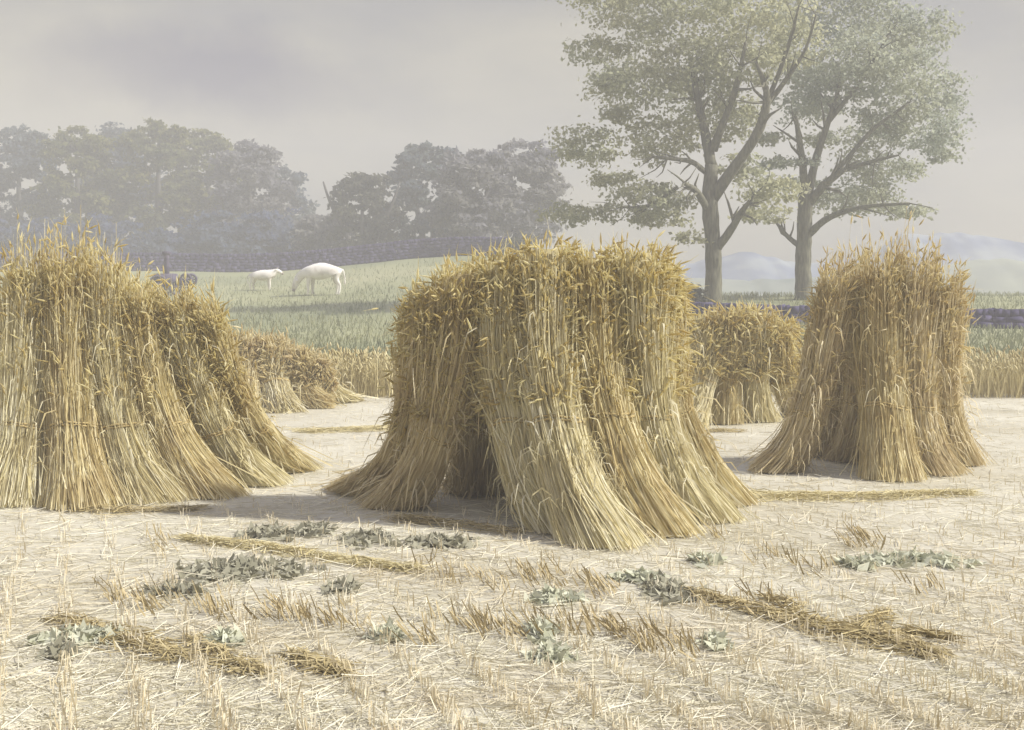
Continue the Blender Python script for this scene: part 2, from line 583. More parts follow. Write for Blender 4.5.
# the tall jagged one at the left
stook('tall stook at far left sloping down to the right, jagged with ear tips', 8.95, [
    (8, 503, 22, 400, 28, 262, .24, .18, .20),
    (80, 505, 72, 400, 70, 258, .24, .17, .20),
    (146, 500, 116, 402, 106, 272, .22, .16, .19),
    (204, 496, 158, 404, 138, 294, .21, .15, .17),
    (256, 485, 204, 408, 176, 300, .18, .14, .15),
    (296, 471, 240, 406, 206, 312, .14, .12, .13),
], [pale, gold, pale, gold, pale, gold], M['ear_gold'], G, n=2000, n_ear=1200, stick=.6, droop=.5, band_t=.36, ear_zone=.45)
# the tall one at the right
stook('tall narrow stook at right with pointed ears on top and a dusky left flank', 9.75, [
    (776, 472, 812, 402, 836, 272, .17, .13, .15),
    (826, 455, 842, 390, 852, 264, .24, .17, .17, .45),
    (892, 479, 884, 392, 880, 256, .23, .18, .21),
    (934, 474, 914, 392, 918, 256, .20, .16, .21),
    (960, 465, 940, 388, 946, 274, .16, .13, .18),
], [tan, tan, gold, tan, tan], M['ear_tan'], G, n=2000, n_ear=1200, stick=.5, droop=.5, ear_zone=.45)
# the small domed one behind
stook('small domed stook standing farther back between the central and right-hand stooks', 13.4, [
    (688, 428, 704, 372, 708, 312, .18, .13, .26),
    (726, 424, 728, 370, 730, 302, .17, .13, .28),
    (762, 422, 754, 370, 754, 302, .17, .13, .28),
    (804, 414, 782, 374, 776, 314, .20, .13, .25),
], [pale, gold, pale, gold], M['ear_gold'], G, n=1200, n_ear=900, sc=1.4, ear_zone=.55, droop=1.2)
# the low one behind at the left
stook('low slumped stook farthest back, peeping out behind the tall left stook', 15.4, [
    (240, 414, 244, 378, 248, 330, .22, .18, .26),
    (284, 412, 274, 380, 268, 336, .22, .17, .25),
    (320, 408, 302, 384, 292, 348, .20, .15, .22),
    (346, 402, 324, 384, 312, 360, .17, .13, .18),
], [gold, pale, gold, pale], M['ear_tan'], G, n=1000, n_ear=800, sc=1.5, ear_zone=.5)


# ------------------------------------------------------------------ stubble, litter, corn
def strands(n, X, Y, Lr, tilt, wr, lean=None, K=3, Z=None):
    Z = ground_h(X, Y) if Z is None else Z
    L = rng.uniform(*Lr, n)
    az = rng.uniform(0, 2 * math.pi, n)
    tl = tilt(n)
    d = np.stack([np.sin(tl) * np.cos(az), np.sin(tl) * np.sin(az), np.cos(tl)], 1)
    if lean is not None:
        d = d + np.array(lean)
        d /= np.linalg.norm(d, axis=1, keepdims=True)
    b0 = np.stack([X, Y, Z + .004], 1)
    s = np.linspace(0, 1, K)
    bend = rng.normal(0, .06, (n, 3))
    P = b0[:, None] + d[:, None] * (L[:, None] * s[None])[..., None] + bend[:, None] * ((L[:, None] * s[None] ** 2))[..., None]
    P[:, :, 2] = np.maximum(P[:, :, 2], Z[:, None] + .003)
    S = np.cross(d, rng.normal(size=(n, 3)))
    S /= np.linalg.norm(S, axis=1, keepdims=True)
    w = rng.uniform(*wr, n)[:, None] * np.linspace(1, .7, K)[None]
    return P, w, S


def field_points(n, y0=2.6, y1=18.6, spread=.72, p=1.0):
    Y = 1 / rng.uniform(1 / y1 ** p, 1 / y0 ** p, n) ** (1 / p)
    X = rng.uniform(-spread, spread, n) * Y
    return X, Y


n = 66000
X, Y = field_points(n)
mb = MB()
mb.ribbons(*strands(n, X, Y, (.06, .24), lambda k: rng.normal(1.53, .05, k), (.002, .0048)))
tag(mb.build('straw_litter', M['litter']), 'pale loose straw strewn over the whole stubble field', 'straw', kind='stuff')

n = 20500
X, Y = field_points(n)
row = .24
ph = np.round((X * .94 + Y * .34) / row) * row
X = X * .25 + .75 * (ph - Y * .34) / .94 + rng.normal(0, .012, n)
mb = MB()
mb.ribbons(*strands(n, X, Y, (.02, .07), lambda k: np.abs(rng.normal(.15, .2, k)), (.004, .007)))
tag(mb.build('stubble', M['stubble']), 'short cut stalks standing in faint rows across the field', 'stubble', kind='stuff')

# darker rows of stubble, as drawn across the foreground
rows = [((105, 588), (160, 612), 16), ((150, 600), (240, 618), 20), ((265, 610), (370, 632), 34), ((385, 635), (440, 640), 10), ((440, 622), (520, 634), 26),
        ((520, 628), (620, 632), 30), ((625, 640), (700, 652), 24), ((520, 575), (615, 592), 30), ((845, 538), (890, 548), 18), ((780, 560), (830, 575), 8),
        ((400, 565), (500, 585), 14), ((150, 545), (170, 550), 6), ((700, 598), (790, 605), 16), ((900, 590), (940, 592), 5), ((720, 548), (770, 560), 8), ((90, 590), (100, 594), 4)]
mb = MB()
for (xa, ya), (xb, yb), k in rows:
    for j in range(k):
        f = rng.uniform(0, 1)
        p = on_ground(xa + (xb - xa) * f + rng.normal(0, 6), ya + (yb - ya) * f + rng.normal(0, 5))
        m_ = 7
        m_ = int(rng.integers(2, 9))
        XX = p[0] + rng.normal(0, .022, m_)
        YY = p[1] + rng.normal(0, .05, m_)
        mb.ribbons(*strands(m_, XX, YY, (.03, .10), lambda q: np.abs(rng.normal(.15, .3, q)), (.004, .009), lean=(-.55 + rng.normal(0, .25), 0, 0)))
tag(mb.build('leaning_stubble', M['stub_brown']), 'darker brown tufts of stubble leaning in broken rows', 'stubble', kind='stuff')

# uncut corn along the far edge of the field
n = 26000
X = rng.uniform(-17, 17, n)
Y = rng.uniform(17.0, 18.7, n) + .25 * np.sin(X * .7)
mb = MB()
P, w, S = strands(n, X, Y, (.30, .56), lambda k: np.abs(rng.normal(.12, .16, k)), (.010, .018), K=4)
P[:, -1, :2] += rng.normal(0, .05, (n, 2))
mb.ribbons(P, w, S)
sel = rng.choice(n, 12000, replace=False)
D = P[sel, -1] - P[sel, -2] + rng.normal(0, .06, (len(sel), 3))
D /= np.linalg.norm(D, axis=1, keepdims=True)
mb.spindles(P[sel, -1], D, rng.uniform(.07, .12, len(sel)), rng.uniform(.010, .018, len(sel)))
tag(mb.build('standing_corn', M['corn']), 'strip of uncut golden corn along the far edge of the field', 'corn', kind='stuff')

# meadow grass
n = 70000
Y = 1 / rng.uniform(1 / 62, 1 / 18.8, n)
X = rng.uniform(-.5, .5, n) * Y
mb = MB()
mb.ribbons(*strands(n, X, Y, (.06, .20), lambda k: np.abs(rng.normal(.25, .3, k)), (.012, .03)))
tag(mb.build('meadow_grass', M['grass']), 'pale green grass on the sloping meadow', 'grass', kind='stuff')


# weeds, clods and straw lying on the stubble
def patch(name, x, y, wpx, hpx, label, cat, m, n=240, size=(.015, .04), height=.03, slope=0.0, group=None):
    c = on_ground(x, y)
    k = F / c[1]
    rx = wpx / 2 / k
    ry = max(hpx / 2 * c[1] ** 2 / (F * EYE), .05)
    a = rng.uniform(0, 2 * math.pi, n)
    r = np.minimum(np.abs(rng.normal(0, .58, n)) ** .8, 1.15) * (1 + .12 * np.sin(a * 3 + x) + .1 * np.sin(a * 7 + y))
    lx = rx * r * np.cos(a)
    X = c[0] + lx
    Y = c[1] + ry * r * np.sin(a) - slope * lx
    Z = rng.uniform(.1, 1, n) * height * (1.05 - np.minimum(r, 1) ** 2) + .006
    mb = MB()
    mb.leaves(np.stack([X, Y, Z], 1), rng.uniform(*size, n) * rng.uniform(.5, 1.4, n), np.array([0, -.4, 1.2]), 1.5)
    root = mb.build(name, m)
    root.data.transform(__import__('mathutils').Matrix.Translation((-c[0], -c[1], 0)))
    root.location = (c[0], c[1], 0)
    return tag(root, label, cat, group)


WG = 'flat weed patches on the stubble'
W = M['weed']
WP = M['weed_pale']
for a in [
    (268, 535, 54, 13, 'dark oval weed patch beside the shadow left of the central stook', W),
    (312, 532, 46, 12, 'thin dark slanting weed patch between two ovals by the central stook', W),
    (365, 540, 46, 15, 'dark oval weed patch just below the left foot of the central stook', W),
    (438, 544, 74, 11, 'long wavy weed patch in front of the central stook', W),
    (240, 572, 118, 22, 'largest grey-green weed patch in the left foreground', W),
    (342, 590, 30, 12, 'small lone oval weed patch right of the largest one', W),
    (175, 594, 62, 8, 'thin weed streak at the left among brown stubble', W),
    (668, 593, 46, 20, 'rounded grey weed patch in the right foreground at the end of the brown straw wisp', W),
    (640, 580, 50, 9, 'pale green weed patch just above the rounded grey one', WP),
    (555, 600, 48, 12, 'pale weed patch below the middle row of brown stubble', WP),
    (540, 634, 26, 20, 'pale upright weed tuft among the leaning brown stubble', WP),
    (860, 566, 34, 10, 'small darker green weed patch at right below the tall right stook', WP),
    (915, 562, 110, 13, 'longest pale green weed streak near the right edge', WP),
    (705, 562, 32, 10, 'small pale weed patch in front of the right foot of the central stook', WP),
    (715, 645, 26, 13, 'pale weed patch below the brown straw wisp', WP),
    (85, 640, 84, 14, 'pale green weed streak in the lower left corner', WP),
    (222, 642, 40, 12, 'pale weed tuft between the tan straw heaps', WP),
    (60, 654, 26, 15, 'small dark weed patch nearest the lower left corner', W),
    (550, 658, 40, 12, 'grey-green weed patch at the bottom centre', WP),
    (388, 637, 30, 12, 'pale weed patch left of the bottom centre stubble row', WP),
]:
    x, y, w_, h_, lab, m = a
    patch('weed_patch', x, y, w_, h_, lab, 'weeds', m, n=int(110 + w_ * h_ * .32), group=WG, height=.016, size=(.014, .034))


def straw_heap(name, pts, wid, label, cat, m, n, group=None, hgt=.05):
    """loose stalks lying along a line on the ground"""
    W_ = np.array([on_ground(*p)[:2] for p in pts])
    n, hgt = int(n * .95), hgt * .5
    wid = np.asarray(wid)
    seg = np.linspace(0, 1, len(pts))
    f = rng.uniform(0, 1, n)
    cx = np.interp(f, seg, W_[:, 0])
    cy = np.interp(f, seg, W_[:, 1])
    ww = np.interp(f, seg, wid)
    f2 = np.clip(f + .02, 0, 1)
    f1 = np.clip(f - .02, 0, 1)
    tx = np.interp(f2, seg, W_[:, 0]) - np.interp(f1, seg, W_[:, 0])
    ty = np.interp(f2, seg, W_[:, 1]) - np.interp(f1, seg, W_[:, 1])
    an = np.arctan2(ty, tx) + rng.normal(0, .6, n)
    nx, ny = -np.sin(an), np.cos(an)
    o = np.clip(rng.standard_t(3, n) * .5, -1.4, 1.4) * ww
    L = rng.uniform(.06, .22, n)
    z = rng.uniform(.1, 1, n) * hgt * np.exp(-(o / np.maximum(ww, .02)) ** 2) + .006
    c = np.stack([cx + nx * o, cy + ny * o, z], 1)
    d = np.stack([np.cos(an), np.sin(an), rng.normal(0, .05, n)], 1)
    P = np.stack([c - d * L[:, None] / 2, c + rng.normal(0, .01, (n, 3)), c + d * L[:, None] / 2], 1)
    P[:, :, 2] = np.maximum(P[:, :, 2], .005)
    S = np.cross(d, rng.normal(0, .5, (n, 3)) + np.array([0, 0, 1]))
    S /= np.linalg.norm(S, axis=1, keepdims=True)
    mb = MB()
    mb.ribbons(P, np.repeat(rng.uniform(.003, .0065, n)[:, None], 3, 1), S)
    ob = mb.build(name, m)
    c0 = W_.mean(0)
    ob.data.transform(__import__('mathutils').Matrix.Translation((-c0[0], -c0[1], 0)))
    ob.location = (c0[0], c0[1], 0)
    return tag(ob, label, cat, group)


HG = 'loose straw lying on the stubble'
straw_heap('straw_wisp', [(690, 594), (740, 608), (800, 622), (850, 636), (890, 640), (935, 658)], [.03, .05, .08, .12, .13, .04],
           'long brown wisp of loose straw trailing across the right foreground', 'straw', M['wisp'], 1100, HG)
straw_heap('straw_wisp', [(860, 632), (888, 615)], [.06, .03], 'short brown straw tuft sticking up from the long wisp', 'straw', M['wisp'], 140, HG, .08)
straw_heap('straw_wisp', [(895, 634), (950, 640)], [.03, .02], 'thin brown straw streak right of the long wisp', 'straw', M['wisp'], 120, HG)
straw_heap('straw_wisp', [(770, 600), (790, 606), (795, 620)], [.03, .03, .03], 'small curved brown straw loop on the long wisp', 'straw', M['wisp'], 140, HG)
straw_heap('straw_wisp', [(60, 622), (120, 640), (180, 660)], [.05, .12, .05], 'wide tan straw swath slanting across the lower left corner', 'straw', M['wisp'], 520, HG)
straw_heap('straw_wisp', [(190, 640), (225, 662), (258, 676)], [.03, .08, .04], 'middle tan straw tuft near the bottom left edge', 'straw', M['wisp'], 300, HG)
straw_heap('straw_wisp', [(290, 655), (320, 668), (345, 676)], [.02, .07, .04], 'short rounded tan straw tuft nearest the bottom edge', 'straw', M['wisp'], 260, HG)
straw_heap('straw_wisp', [(185, 540), (260, 548), (330, 560), (420, 572)], [.05, .07, .08, .06], 'long pale brown straw swath in front of the central stook', 'straw', M['corn'], 900, HG)
straw_heap('straw_wisp', [(50, 508), (120, 512), (200, 510)], [.08, .10, .06], 'brown fringe of straw along the foot of the tall left stook', 'straw', M['wisp'], 500, HG)
straw_heap('straw_wisp', [(300, 432), (360, 430), (410, 428)], [.16, .18, .16], 'tan straw swath on the ground between the left and central stooks', 'straw', M['corn'], 1300, HG)
straw_heap('straw_wisp', [(745, 497), (850, 498), (970, 494)], [.14, .16, .08], 'straw-coloured swath along the ground below the tall right stook', 'straw', M['corn'], 1700, HG)
straw_heap('straw_wisp', [(690, 432), (740, 432)], [.10, .10], 'thin dark straw streak in front of the small domed stook', 'straw', M['wisp'], 200, HG)
straw_heap('straw_wisp', [(400, 520), (440, 524), (520, 534)], [.10, .10, .05], 'brown straw debris in the shaded gap of the central stook', 'straw', M['wisp'], 420, HG)


# ------------------------------------------------------------------ trees
def bez(pts, n=10):
    pts = np.asarray(pts, float)
    t = np.linspace(0, len(pts) - 1, n)
    out = []
    for c in range(3):
        out.append(np.interp(t, np.arange(len(pts)), pts[:, c]))
    P = np.stack(out, 1)
    for _ in range(2):
        P[1:-1] = (P[:-2] + 2 * P[1:-1] + P[2:]) / 4
    return P


def crown_points(cl, n_per, dens=1.0):
    """leaf positions through clumps: denser to the rim, broken into twig tufts"""
    C = []
    Nn = []
    for c, r in cl:
        vol = (r[0] * r[1] * r[2]) ** (1 / 3)
        k = max(6, int(n_per * vol ** 1.6 * dens / 24))
        u = rng.normal(size=(k, 3))
        u /= np.linalg.norm(u, axis=1, keepdims=True)
        tuft = c + u * r * (rng.uniform(.25, 1.08, (k, 1)) ** .6)
        m = 24
        tr = rng.uniform(.10, .24, (k, 1, 1)) * (vol / 1.2) ** .5
        p = tuft[:, None] + rng.normal(size=(k, m, 3)) * tr * np.array([1.5, 1.5, .6])
        C.append(p.reshape(-1, 3))
        Nn.append(np.repeat(u, m, 0) * .6 + np.array([0, 0, .6]))
    return np.concatenate(C), np.concatenate(Nn)


def px_clump(x, y, rx, ry, Y, dy=0.0, depth=None):
    c = at(x, y, Y + dy)
    k = (Y + dy) / F
    return c, np.array([rx * k, depth if depth else max(rx, ry) * k * .9, ry * k])


def big_tree(label, Y, trunk, limbs, clumps, m, leafsize, bark, n_per):
    bx, by = trunk[0][0], trunk[0][1]
    base = at(bx, by, Y)
    base[2] = ground_h(base[0], base[1]) - .05
    root = empty('tree', base, label, 'tree', 'two spreading trees behind the stooks')
    tp = [at(x, y, Y) for x, y, r in trunk]
    tp[0][2] = base[2]
    pts = bez(tp, 16)
    rad = np.interp(np.linspace(0, 1, 16), np.linspace(0, 1, len(trunk)), [r * Y / F for _, _, r in trunk])
    rad[0] *= 1.35
    mb = MB()
    mb.tube(pts, rad, 10, .05)
    mb.build('trunk', bark, root, smooth=True)
    for lb in limbs:
        dep = rng.uniform(-1, .3)
        lp = [at(x, y, Y) + np.array([0, dep * 2.2 * (i / max(len(lb) - 1, 1)), 0]) for i, (x, y, r) in enumerate(lb)]
        pts = bez(lp, 12)
        rad = np.interp(np.linspace(0, 1, 12), np.linspace(0, 1, len(lb)), [r * Y / F for _, _, r in lb])
        mb = MB()
        mb.tube(pts, rad, 8, .05)
        # twigs
        for k in (5, 7, 9, 11):
            for _ in range(2):
                d = pts[k] - pts[k - 1]
                d = d / np.linalg.norm(d) + rng.normal(0, .7, 3)
                d /= np.linalg.norm(d)
                e = pts[k] + d * rng.uniform(.5, 1.1)
                mb.tube(np.stack([pts[k], (pts[k] + e) / 2 + rng.normal(0, .06, 3), e]), [rad[k] * .5, rad[k] * .35, rad[k] * .12], 5)
        mb.build('limb', bark, root, smooth=True)
    cl = []
    for c in clumps:
        dy = rng.uniform(-.8, 3.2)
        cl.append(px_clump(*c[:4], Y, dy))
    P, Nn = crown_points(cl, n_per)
    mb = MB()
    mb.leaves(P, rng.uniform(*leafsize, len(P)), Nn)
    mb.build('crown', m, root)
    return root


YA = 38.0
big_tree('left of the two large spreading trees, trunk forking widely above the central stooks', YA,
         [(712, 304, 9), (714, 260, 8), (711, 220, 8), (709, 195, 8), (712, 165, 6.5)],
         [[(712, 168, 6), (707, 140, 5), (698, 95, 3.5), (693, 62, 2)],
          [(713, 150, 4.5), (722, 122, 3.5), (732, 92, 3), (738, 50, 1.5)],
          [(712, 200, 6), (732, 168, 5.5), (754, 140, 5), (763, 108, 4), (757, 92, 3), (746, 72, 1.5)],
          [(763, 110, 3), (775, 92, 2.5), (795, 62, 1.5), (800, 30, 1)],
          [(708, 210, 4), (693, 192, 3.5), (678, 187, 2)],
          [(716, 250, 4.5), (728, 232, 4), (738, 212, 3), (748, 198, 1.5)],
          [(705, 172, 3), (690, 162, 2.5), (650, 160, 1.5)],
          [(678, 187, 2), (650, 206, 1.5), (622, 206, 1)],
          [(760, 120, 3), (780, 60, 2), (785, 20, 1)]],
         [(598, 50, 38, 11), (640, 84, 52, 24), (690, 60, 50, 28), (735, 62, 50, 26), (590, 147, 38, 20), (664, 138, 42, 24), (648, 196, 44, 13),
          (620, 178, 26, 7), (576, 213, 36, 11), (735, 120, 34, 24), (772, 192, 34, 16), (664, 216, 36, 11), (688, 238, 14, 6), (650, 15, 60, 26), (740, 8, 66, 30),
          (620, 112, 20, 10), (700, 100, 36, 22), (742, 168, 22, 12), (765, 215, 30, 7), (610, 80, 20, 10), (600, -10, 50, 18), (700, -30, 70, 26), (790, 45, 34, 28)],
         M['leaf_sage'], (.05, .10), M['bark'], 1450)
YB = 41.0
big_tree('right of the two large spreading trees, straight trunk beside the tall right stook', YB,
         [(804, 312, 8.5), (803, 270, 8), (804, 235, 7.5), (806, 190, 7)],
         [[(806, 195, 4.5), (797, 155, 3.5), (787, 122, 2)],
          [(808, 195, 5), (815, 160, 4), (828, 122, 3), (836, 100, 2), (842, 70, 1)],
          [(808, 205, 4.5), (820, 186, 4), (836, 172, 3)],
          [(836, 173, 2.5), (860, 165, 2), (885, 160, 1)],
          [(808, 235, 4), (822, 218, 3), (850, 209, 2.2), (890, 208, 1.2)],
          [(802, 248, 3.2), (790, 237, 2.5), (780, 222, 1.2)],
          [(828, 122, 2.5), (860, 80, 2), (880, 40, 1.2)],
          [(836, 172, 2.5), (870, 130, 2), (905, 105, 1.2)]],
         [(850, 62, 50, 30), (895, 75, 50, 36), (925, 128, 36, 30), (935, 92, 28, 26), (802, 108, 30, 16), (868, 152, 26, 30), (850, 200, 44, 14), (905, 212, 28, 7),
          (786, 163, 30, 6), (850, 18, 66, 30), (925, 35, 34, 26), (820, 140, 20, 6), (830, 95, 30, 18), (885, 120, 30, 22), (905, 170, 18, 14), (868, 190, 22, 20), (800, 75, 24, 22),
          (800, 184, 24, 5), (940, 150, 18, 14), (860, -20, 66, 24), (780, 20, 30, 24), (770, 138, 16, 6)],
         M['leaf_blue'], (.05, .10), M['bark'], 1450)


def far_tree(label, x, ytop, ybase, wpx, Y, m, group, lean=0.0, trunks=1, n_per=170, low=.25, bark=None, leafsize=(.12, .26), flat=1.0):
    base = at(x, ybase, Y)
    base[2] = ground_h(base[0], base[1]) - .1
    k = Y / F
    H = at(x, ytop, Y)[2] - base[2]
    Wd = wpx * k
    root = empty('tree', base, label, 'tree', group)
    mb = MB()
    for i in range(trunks):
        off = (i - (trunks - 1) / 2) * .7
        ln = lean + off * .5
        pts = bez([base + (off * .4, 0, 0), base + (off * .6 + ln * .25 * H, 0, H * .3), base + (off + ln * .6 * H, rng.normal(0, .3), H * .62), base + (off + ln * .8 * H, rng.normal(0, .4), H * .85)], 10)
        r0 = .022 * H + .07
        if low < .1:
            pts, r0 = pts[:6], r0 * .6
        mb.tube(pts, np.linspace(r0, r0 * .25, len(pts)), 7, .06)
        for _ in range(0 if low < .14 else 6):
            a = rng.integers(3, 9)
            d = np.array([rng.normal(0, .8), rng.normal(0, .6), rng.uniform(.2, .8)])
            d /= np.linalg.norm(d)
            e = pts[a] + d * Wd * .28
            mb.tube(np.stack([pts[a], (pts[a] + e) / 2 + rng.normal(0, .1, 3), e]), [r0 * .45, r0 * .3, r0 * .1], 5)
    mb.build('trunk', bark or M['bark_dark'], root, smooth=True)
    cl = []
    nb = 15
    for i in range(nb):
        v = (i + .5) / nb
        z = low + (1 - low) * v * .92
        wz = math.sin(math.pi * min(1, .18 + .74 * (v ** .9))) ** .8
        ang = i * 2.4
        rr = .36 * Wd * wz
        c = base + np.array([lean * H * z + math.cos(ang) * rr, math.sin(ang) * rr, H * z - .04 * H])
        s = Wd * rng.uniform(.15, .23)
        cl.append((c, np.array([s, s, s * .72 * flat])))
    P, Nn = crown_points(cl, n_per * 3.2)
    mb = MB()
    mb.leaves(P, rng.uniform(*leafsize, len(P)), Nn)
    mb.build('crown', m, root)
    return root


GW = 'trees of the wood behind the left stook'
for a in [
    ('sage-topped tree at the far left edge of the wood', 20, 122, 268, 95, 92, M['leaf_slate']),
    ('dull green tree second from the left edge of the wood, lobed crown', 78, 118, 268, 85, 88, M['leaf_olive']),
    ('grey-green tree in the wood standing behind its two yellowish crowns', 120, 116, 268, 85, 98, M['leaf_slate']),
    ('tallest yellow-olive tree in the middle of the left wood', 158, 108, 268, 92, 90, M['leaf_olive']),
    ('olive tree with a broad crown right of the tallest in the left wood', 208, 120, 268, 86, 94, M['leaf_olive']),
    ('round grey-brown tree near the right end of the left wood', 250, 134, 268, 84, 89, M['leaf_grey']),
    ('lowest slate tree ending the left wood on the right', 283, 158, 268, 58, 92, M['leaf_slate']),
]:
    far_tree(a[0], a[1], a[2], a[3], a[4], a[5], a[6], GW, low=.2)
cl = []
for i in range(70):
    x = rng.uniform(-60, 312)
    Yu = rng.uniform(78, 86)
    c = at(x, 0, Yu)
    g0 = float(ground_h(c[0], Yu))
    hh = rng.uniform(1.2, 3.6)
    c[2] = g0 + hh * .5
    cl.append((c, np.array([rng.uniform(1.0, 1.8), 1.0, hh * .55])))
P, Nn = crown_points(cl, 420)
mb = MB()
mb.leaves(P, rng.uniform(.12, .26, len(P)), Nn)
tag(mb.build('undergrowth', M['leaf_shade']), 'blue-green undergrowth filling the foot of the left wood, shade put into its leaf colour', 'undergrowth', kind='stuff')
GM = 'trees along the wall on the rise'
for a in [
    ('small dark ragged tree at the left end of the row above the wall', 362, 168, 246, 74, 74, M['leaf_dark'], .0, 3, .04 + .06),
    ('round slate-green tree with the highest crown above the wall', 428, 135, 248, 80, 78, M['leaf_slate'], .0, 2, .16),
    ('lilac-grey tree leaning right beside the highest one above the wall', 470, 146, 248, 86, 72, M['leaf_grey'], .10, 2, .18),
    ('broad grey tree at the right end of the row, leaning stems over the wall', 515, 138, 246, 92, 75, M['leaf_grey'], .16, 2, .22),
]:
    far_tree(a[0], a[1] - a[7] * 40, a[2], a[3], a[4], a[5], a[6], GM, lean=a[7], trunks=a[8], low=a[9])
far_tree('low grey bush filling the gap right of the left wood', 322, 212, 262, 60, 80, M['leaf_grey'], 'bushes beside the wall', low=.05)
far_tree('small purple-grey bush at the right end of the wall above the central stook', 516, 238, 254, 26, 62, M['leaf_dark'], 'bushes beside the wall', low=.05, leafsize=(.06, .14), n_per=500)
far_tree('dark rounded bush at the foot of the left spreading tree', 690, 284, 304, 30, 36, M['leaf_dark'], 'bushes beside the wall', low=.05, leafsize=(.05, .10), n_per=900)


# ------------------------------------------------------------------ dry stone walls
def wall(name, pts, Yf, hgt, label):
    """courses of rough stones along a line of (px, Y)"""
    P = np.array([[(x - CX) / F * Yv, Yv] for x, Yv in pts])
    seg = np.linalg.norm(np.diff(P, axis=0), axis=1)
    cum = np.concatenate([[0], np.cumsum(seg)])
    mb = MB()
    z0 = 0
    course = .16
    nc = int(hgt / course)
    for c in range(nc + 1):
        s = rng.uniform(0, .2)
        while s < cum[-1]:
            L = rng.uniform(.22, .5) if c < nc else rng.uniform(.12, .22)
            x = np.interp(s + L / 2, cum, P[:, 0])
            y = np.interp(s + L / 2, cum, P[:, 1])
            x2 = np.interp(s + L, cum, P[:, 0])
            y2 = np.interp(s + L, cum, P[:, 1])
            a = math.atan2(y2 - y, x2 - x) if (x2 - x) else 0
            h = ground_h(x, y) + c * course
            mb.box((x, y, h + course * .5 - .03), (L * .97, .42 - .03 * c + rng.normal(0, .02), course * (1.02 if c < nc else 1.3)), a + rng.normal(0, .04), .015)
            s += L
    o = mb.build(name, M['stone'])
    return tag(o, label, 'wall', 'dry stone walls')


wall('stone_wall', [(-60, 67), (120, 66), (250, 65.5), (330, 65), (420, 64), (505, 62.5)], None, .95, 'purple-grey stone wall climbing the green meadow towards the central stook')
wall('stone_wall', [(668, 34), (730, 32.5), (806, 32), (900, 31.5), (1060, 31)], None, .42, 'low dark stone wall seen between the small domed and tall right stooks')


